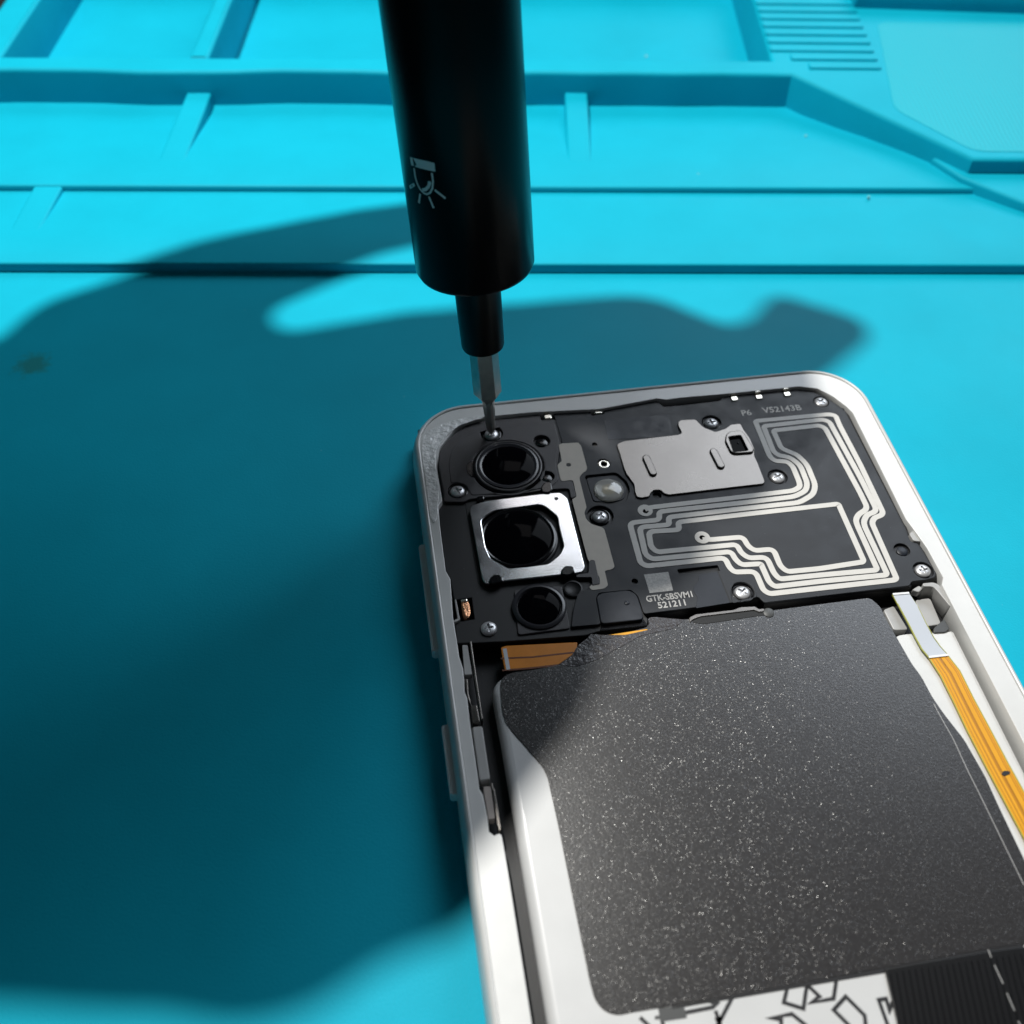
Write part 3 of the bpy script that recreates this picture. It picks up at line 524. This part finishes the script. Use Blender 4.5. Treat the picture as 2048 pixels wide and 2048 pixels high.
plate('bracket_arm', fillet([(22.64, -34.08), (23.08, -33.79), (23.53, -33.97), (23.4, -38.18), (22.25, -38.24), (22.44, -36.88), (20.33, -36.57), (20.44, -36.0), (22.15, -36.02)], .2), 5.9, 6.5, 'cover', ph, bevel=.08)
sq = plate('macro_housing', fillet([(11.4, -37.19), (18.11, -37.38), (17.93, -44.62), (10.76, -44.62)], .5), 5.7, 6.15, 'cover', ph, bevel=.1)
k3 = lathe('macro_camera', [(3.75, 5.6), (3.75, 6.35), (3.55, 6.5), (3.2, 6.52), (3.05, 6.4), (3.0, 6.2)], c3, 'gloss_ring', ph, 48)
lathe('lens', dome(2.95, 6.2, .3, 8), c3, 'lens', k3, 48)
lathe('peg', [(1.35, 5.8), (1.35, 6.25), (1.15, 6.3), (1.05, 6.2), (.2, 6.1)], [(19.55, -38.21)][0], 'black', ph, 30)

# flash
fc = [(28.39, -21.0)][0]
fh = plate('flash_module', fillet([(25.55, -17.96), (30.03, -17.84), (31.16, -19.68), (31.25, -21.21), (30.2, -23.06), (28.62, -23.32), (25.7, -22.77)], .6), 5.6, 6.02, 'slate', ph, bevel=.06)
lathe('led_chip', [(1.0, 6.0), (1.0, 6.12), (.8, 6.16)], fc, 'led', fh, 20)
lathe('flash_lens', dome(2.3, 6.05, .55, 8), fc, 'flash', fh, 40)

# connector lid, metal tab, copper spring
ld = plate('connector_lid', fillet([(22.4, -40.23), (23.07, -39.71), (27.02, -39.73), (27.89, -40.43), (28.11, -41.48), (28.09, -44.86), (22.15, -44.75)], .7), 5.8, 6.5, 'slate', ph, bevel=.12)
lathe('pip', dome(.38, 6.48, .14, 5), [(26.37, -41.9)][0], 'slate', ld, 20)
plate('lid_skirt', [(22.26, -44.44), (28.22, -44.54), (28.52, -45.6), (21.88, -45.51)], 4.5, 5.95, 'glossblack', ld, bevel=.08)
plate('screw_pad', fillet([(41.27, -41.5), (42.24, -40.49), (43.97, -40.51), (44.71, -41.55), (44.56, -43.54), (40.78, -44.1)], .5), 6.3, 6.45, 'plate', ph, [circle(SC[7], 1.65)], bevel=.06)
mt_ = plate('metal_tab', fillet([(34.25, -45.44), (35.25, -45.04), (40.68, -45.08), (41.71, -44.79), (43.73, -44.98), (44.14, -45.48), (44.86, -45.48), (44.75, -45.95), (43.99, -45.97), (43.46, -45.54), (41.11, -45.54), (35.87, -45.51), (34.66, -45.84), (34.19, -46.2)], .15), 4.5, 6.4, 'shield', ph, bevel=.06)
plate('tab_slot', fillet([(34.68, -45.85), (35.9, -45.48), (43.5, -45.51), (44.93, -46.05), (44.98, -46.5), (35.94, -46.69), (34.58, -46.22)], .3), 5.0, 6.27, 'pit', mt_, bevel=.05)
lathe('tab_post', [(.75, 5.5), (.75, 6.3), (.5, 6.4)], [(45.34, -46.18)][0], 'darkgrey', ph, 20)
cp = quad('copper_spring', [(3.9, -37.23), (4.83, -37.28), (5.05, -38.1), (5.11, -39.51), (4.77, -40.5), (4.2, -40.5), (3.91, -39.94), (3.81, -38.45)], 3.1, 5.6, 'copper', .3, .3)
quad('copper_tip', [(3.89, -37.32), (4.78, -37.39), (4.79, -37.86), (3.89, -37.85)], 5.2, 5.8, 'contact', .1, .15)
quad('antenna_clip', [(3.05, -37.69), (3.25, -37.67), (3.39, -41.12), (3.06, -41.28), (2.51, -41.41), (2.53, -41.08), (3.08, -40.82)], 4.0, 6.3, 'greyplastic', .06, .1)

# camera flex cable under the film
fx = quad('amber_flex', [(8.23, -45.93), (8.97, -45.77), (18.57, -46.63), (18.09, -48.15), (15.27, -49.76), (11.92, -49.61), (8.23, -49.46)], 5.3, 5.7, 'flexdark', .06, .3)
ribbon('flex_line', [(7.97, -47.64), (12.16, -48.06), (17.69, -48.16)], .24, 5.65, 5.715, 'flexgap', fx)
ribbon('flex_line', [(7.87, -49.48), (11.88, -49.71), (15.24, -49.76)], .24, 5.65, 5.715, 'flexgap', fx)
ribbon('white_mark', [(8.72, -46.19), (8.71, -49.5)], .5, 5.65, 5.73, 'tape', fx)
quad('amber_flex_end', [(21.84, -46.49), (28.1, -46.31), (28.48, -46.63), (27.93, -47.02), (23.16, -47.07)], 5.9, 6.26, 'flex', .04, .1)
quad('clear_tape', [(20.5, -45.91), (21.86, -46.33), (25.04, -46.8), (28.42, -46.45), (28.79, -44.54), (29.8, -44.58), (33.63, -45.59), (31.84, -46.74), (26.93, -47.3), (23.7, -48.72), (20.34, -50.1), (17.55, -50.7), (15.52, -50.19), (17.38, -48.82), (18.36, -47.5), (20.01, -46.48)], 6.2, 6.27, 'clear', .03, .3)

# long side flex cable with its white label
def strap(name, left, right, zs, mt, th=.22, parent=ph):
    n = len(left); vs = []
    for (l, r, z) in zip(left, right, zs): vs += [(l[0], l[1], z), (r[0], r[1], z), (l[0], l[1], z - th), (r[0], r[1], z - th)]
    f = []
    for i in range(n - 1):
        a, b = i * 4, i * 4 + 4; f += [(a, a + 1, b + 1, b), (a + 2, a, b, b + 2), (a + 1, a + 3, b + 3, b + 1), (a + 3, a + 2, b + 2, b + 3)]
    f += [(0, 2, 3, 1), (4 * n - 4, 4 * n - 3, 4 * n - 1, 4 * n - 2)]
    return mesh(name, vs, f, mt, parent, 60)
Lw = [(63.72, -45.46), (63.86, -47.98), (63.99, -50.44), (64.03, -52.62), (64.15, -54.56), (64.54, -55.92)]; Rw = [(66.06, -45.58), (66.41, -47.91), (66.42, -50.58), (66.53, -52.99), (66.8, -54.53), (67.26, -55.97)]
Lo = [(64.53, -55.98), (64.91, -58.83), (64.96, -62.84), (64.93, -66.88), (65.09, -72.24), (65.3, -77.21), (65.43, -80.4), (65.55, -83.51)]; Ro = [(67.3, -56.04), (67.87, -58.45), (67.86, -62.88), (68.0, -66.77), (68.11, -71.8), (68.34, -76.61), (68.41, -79.85), (68.48, -82.99)]
fc2 = strap('side_flex', Lo, Ro, [5.6] * 8, 'flex')
def between(t): return [tuple(Vector(a).lerp(Vector(b), t)) for a, b in zip(Lo, Ro)]
for t, wd in ((.30, .16), (.50, .34), (.56, .12), (.80, .13), (.88, .10), (.15, .1)): ribbon('flex_line', between(t), wd, 5.55, 5.615, 'flexline', fc2)
for t in (.015, .985): ribbon('flex_border', between(t), .14, 5.5, 5.62, 'flexedge', fc2)
plate('solder_dot', fillet([(66.53, -73.2), (67.06, -72.84), (67.77, -73.0), (67.64, -73.37), (67.1, -73.47), (66.71, -73.55)], .2), 5.55, 5.68, 'ink', fc2, bevel=.03)
wl = strap('flex_label', Lw, Rw, [5.75, 5.7, 5.65, 5.6, 5.62, 5.66], 'tape')
ribbon('flex_border', Lw, .16, 5.5, 5.72, 'flexedge', wl)
ribbon('flex_border', Rw, .08, 5.5, 5.70, 'flexedge', wl)
ribbon('label_fold', [Lw[0], Rw[0]], .3, 5.6, 5.85, 'button', wl)
ribbon('label_fold', [Lw[-1], Rw[-1]], .3, 5.5, 5.75, 'button', wl)

# ------------------------------------------------------------------ electric screwdriver
dr = bpy.data.objects.new('electric_screwdriver', None); COL.objects.link(dr)
AX, AY, AZ = Vector((0.9972, -0.0, 0.0745)), Vector((0.0086, 0.9934, -0.1147)), Vector((-0.074, 0.1151, 0.9906))
mw = Matrix((AX, AY, AZ)).transposed().to_4x4(); mw.translation = Vector((-3.4366, 115.0645, 6.45)) * U
dr.matrix_world = mw
tag(dr, 'black electric screwdriver with a pale lamp icon, standing on a screw in the phone', 'screwdriver')
RB = 8.2
sb, sn, sh1, sh2 = 29.4, 16.4, 7.9, 6.6
lathe('barrel', [(3, sb + .6), (7.4, sb), (7.9, sb + .25), (RB, sb + .9), (RB, 60), (RB, 90), (RB, 108), (7.9, 111), (6.8, 112), (.01, 112)], (0, 0), 'barrel', dr, 96)
bo = COL.objects[-1]
lathe('nose', [(2.4, sn + .5), (2.75, sn), (3.05, sn + .15), (3.15, sn + .6), (3.3, sb - 2), (3.3, sb + 1)], (0, 0), 'barrel2', dr, 64)
# hexagonal bit with a slim tip
def hexring(r, s, a0=math.radians(8)): return [(r * math.cos(a0 + math.pi / 3 * k), r * math.sin(a0 + math.pi / 3 * k), s) for k in range(6)]
vs = hexring(2.12, sn + 3) + hexring(2.12, sh1) + hexring(1.1, sh2) + hexring(.95, sh2 - .4); f = []
for i in range(3):
    for k in range(6): f.append((i * 6 + k, i * 6 + (k + 1) % 6, (i + 1) * 6 + (k + 1) % 6, (i + 1) * 6 + k))
f += [tuple(range(6)), tuple(reversed(range(18, 24)))]
bt = mesh('bit', vs, f, 'bit', dr)
vs, f = [], []
for r, s in ((1.0, 6.6), (.95, 5.5), (.82, 3.0), (.72, 1.2), (.62, .55), (.28, -.05)):
    for k in range(8): vs.append(((r if k % 2 == 0 else r * .80) * math.cos(math.pi / 4 * k + .3), (r if k % 2 == 0 else r * .80) * math.sin(math.pi / 4 * k + .3), s))
for i in range(5):
    for k in range(8): f.append((i * 8 + k, i * 8 + (k + 1) % 8, (i + 1) * 8 + (k + 1) % 8, (i + 1) * 8 + k))
f += [tuple(range(8)), tuple(reversed(range(40, 48)))]
mesh('bit_tip', vs, f, 'bit', bt)
# lamp icon printed on the barrel
def oncyl(pts, r=RB + .03): return [(r * math.sin(a), -r * math.cos(a), s) for a, s in pts]
def icon_line(pts, wd):
    q = [(a * RB, s) for a, s in pts]; vs2, f2 = ribbon_geo(q, wd, -.02, .03)
    return [((RB + z) * math.sin(x / RB), -(RB + z) * math.cos(x / RB), s) for x, s, z in vs2], f2
ic = bpy.data.objects
iv, if_ = [], []
def addicon(v, f):
    b = len(iv); iv.extend(v); if_.extend([tuple(i + b for i in q) for q in f])
cap = [(-0.8567, 48.1), (-0.6804, 48.23), (-0.5201, 48.29), (-0.3735, 48.2), (-0.3755, 47.09), (-0.5174, 47.14), (-0.6666, 47.11), (-0.8477, 47.06)]
addicon(oncyl(cap), [(0, 1, 6, 7), (1, 2, 5, 6), (2, 3, 4, 5)])
for s, wd in (([(-0.7875, 46.82), (-0.7885, 45.71), (-0.7585, 44.84), (-0.7071, 44.24), (-0.6385, 43.89), (-0.5783, 43.86), (-0.5154, 44.16), (-0.4624, 44.82), (-0.4371, 45.79), (-0.439, 46.84)], .26), ([(-0.6605, 44.27), (-0.5918, 44.46), (-0.536, 44.89), (-0.4997, 45.47), (-0.509, 45.69)], .42),
              ([(-0.994, 43.72), (-0.8345, 44.57)], .42), ([(-0.7207, 43.61), (-0.7848, 42.23)], .3), ([(-0.5451, 43.61), (-0.4827, 42.18)], .28), ([(-0.4237, 44.68), (-0.2587, 43.71)], .28)):
    addicon(*icon_line(s, wd))
me = bpy.data.meshes.new('lamp_icon'); me.from_pydata([Vector(v) * U for v in iv], [], if_); io = link('lamp_icon', me, 'icon', bo)

# ------------------------------------------------------------------ the hand that holds the screwdriver, above the picture
def capsule(bm, a, b, ra, rb, n=14):
    a, b = Vector(a), Vector(b); d = (b - a); L = d.length; q = d.to_track_quat('Z', 'Y')
    ringsl = []
    for i in range(7): t = -math.pi / 2 + math.pi / 2 * i / 6; ringsl.append((ra * math.cos(t), ra * math.sin(t)))
    for i in range(7): t = math.pi / 2 * i / 6; ringsl.append((rb * math.cos(t), L + rb * math.sin(t)))
    rows = [[bm.verts.new((a + q @ Vector((max(r, .02) * math.cos(2 * math.pi * k / n), max(r, .02) * math.sin(2 * math.pi * k / n), z))) * U) for k in range(n)] for r, z in ringsl]
    for i in range(len(rows) - 1):
        for k in range(n): bm.faces.new((rows[i][k], rows[i][(k + 1) % n], rows[i + 1][(k + 1) % n], rows[i + 1][k]))
    bm.faces.new(rows[0]); bm.faces.new(list(reversed(rows[-1])))
def chain(bm, pts):
    for (a, ra), (b, rb) in zip(pts, pts[1:]): capsule(bm, a, b, ra, rb)
bm = bmesh.new()
HAND = {
 'forearm': [((-330, 120, 150), 40), ((-230, 125, 138), 37), ((-150, 127, 126), 33)],
 'palm_a': [((-150, 127, 126), 33), ((-95, 127, 118), 33), ((-66, 120, 118), 26)],
 'palm_b': [((-110, 130, 122), 30), ((-84, 150, 118), 19), ((-70, 166, 112), 12)],
 'palm_c': [((-100, 118, 120), 30), ((-62, 134, 114), 24), ((-48, 148, 108), 16)],
 'palm_d': [((-95, 116, 124), 28), ((-58, 110, 122), 21.5), ((-50, 106, 122), 19)],
 'heel': [((-66, 122, 116), 22), ((-42, 128, 112), 16), ((-26, 134, 108), 11)],
 'thumb': [((-70, 108, 122), 22), ((-50, 101, 122), 16), ((-37, 101, 118), 12), ((-26, 111, 112), 10.8), ((-20, 122, 106), 10)],
 'index': [((-58, 132, 110), 17), ((-40, 146, 106), 13), ((-14, 153, 100), 11.5), ((1, 146, 96), 9.5), ((3, 134, 94), 9.5)],
 'middle': [((-62, 149, 114), 16), ((-38, 159, 112), 12.8), ((-8, 165, 110), 11), ((6, 158, 108), 9.2), ((7, 145, 108), 8.5)],
 'ring': [((-62, 151, 118), 15.5), ((-38, 161, 122), 11.8), ((-6, 165, 124), 8.5), ((7, 165, 121), 6.4), ((10.5, 174.8, 119), 3.2), ((18.5, 170.5, 118), 3.6), ((11, 166, 119), 5.5)],
 'little': [((-82, 164, 112), 12), ((-67, 176.5, 110), 9.2), ((-46, 187.5, 106), 6.6), ((-31, 191.5, 102), 6.2)],
}
for k, c in HAND.items(): chain(bm, c)
me = bpy.data.meshes.new('hand'); bm.to_mesh(me); bm.free()
ho = bpy.data.objects.new('t', me); COL.objects.link(ho)
md = ho.modifiers.new('r', 'REMESH'); md.mode = 'VOXEL'; md.voxel_size = .16
md = ho.modifiers.new('s', 'SMOOTH'); md.factor = .5; md.iterations = 6
me2 = bpy.data.meshes.new_from_object(ho.evaluated_get(bpy.context.evaluated_depsgraph_get())); bpy.data.objects.remove(ho)
hand = link('person', me2, 'skin', None, 180)
tag(hand, 'hand gripping the screwdriver above the picture, seen as the large shadow on the mat', 'person')
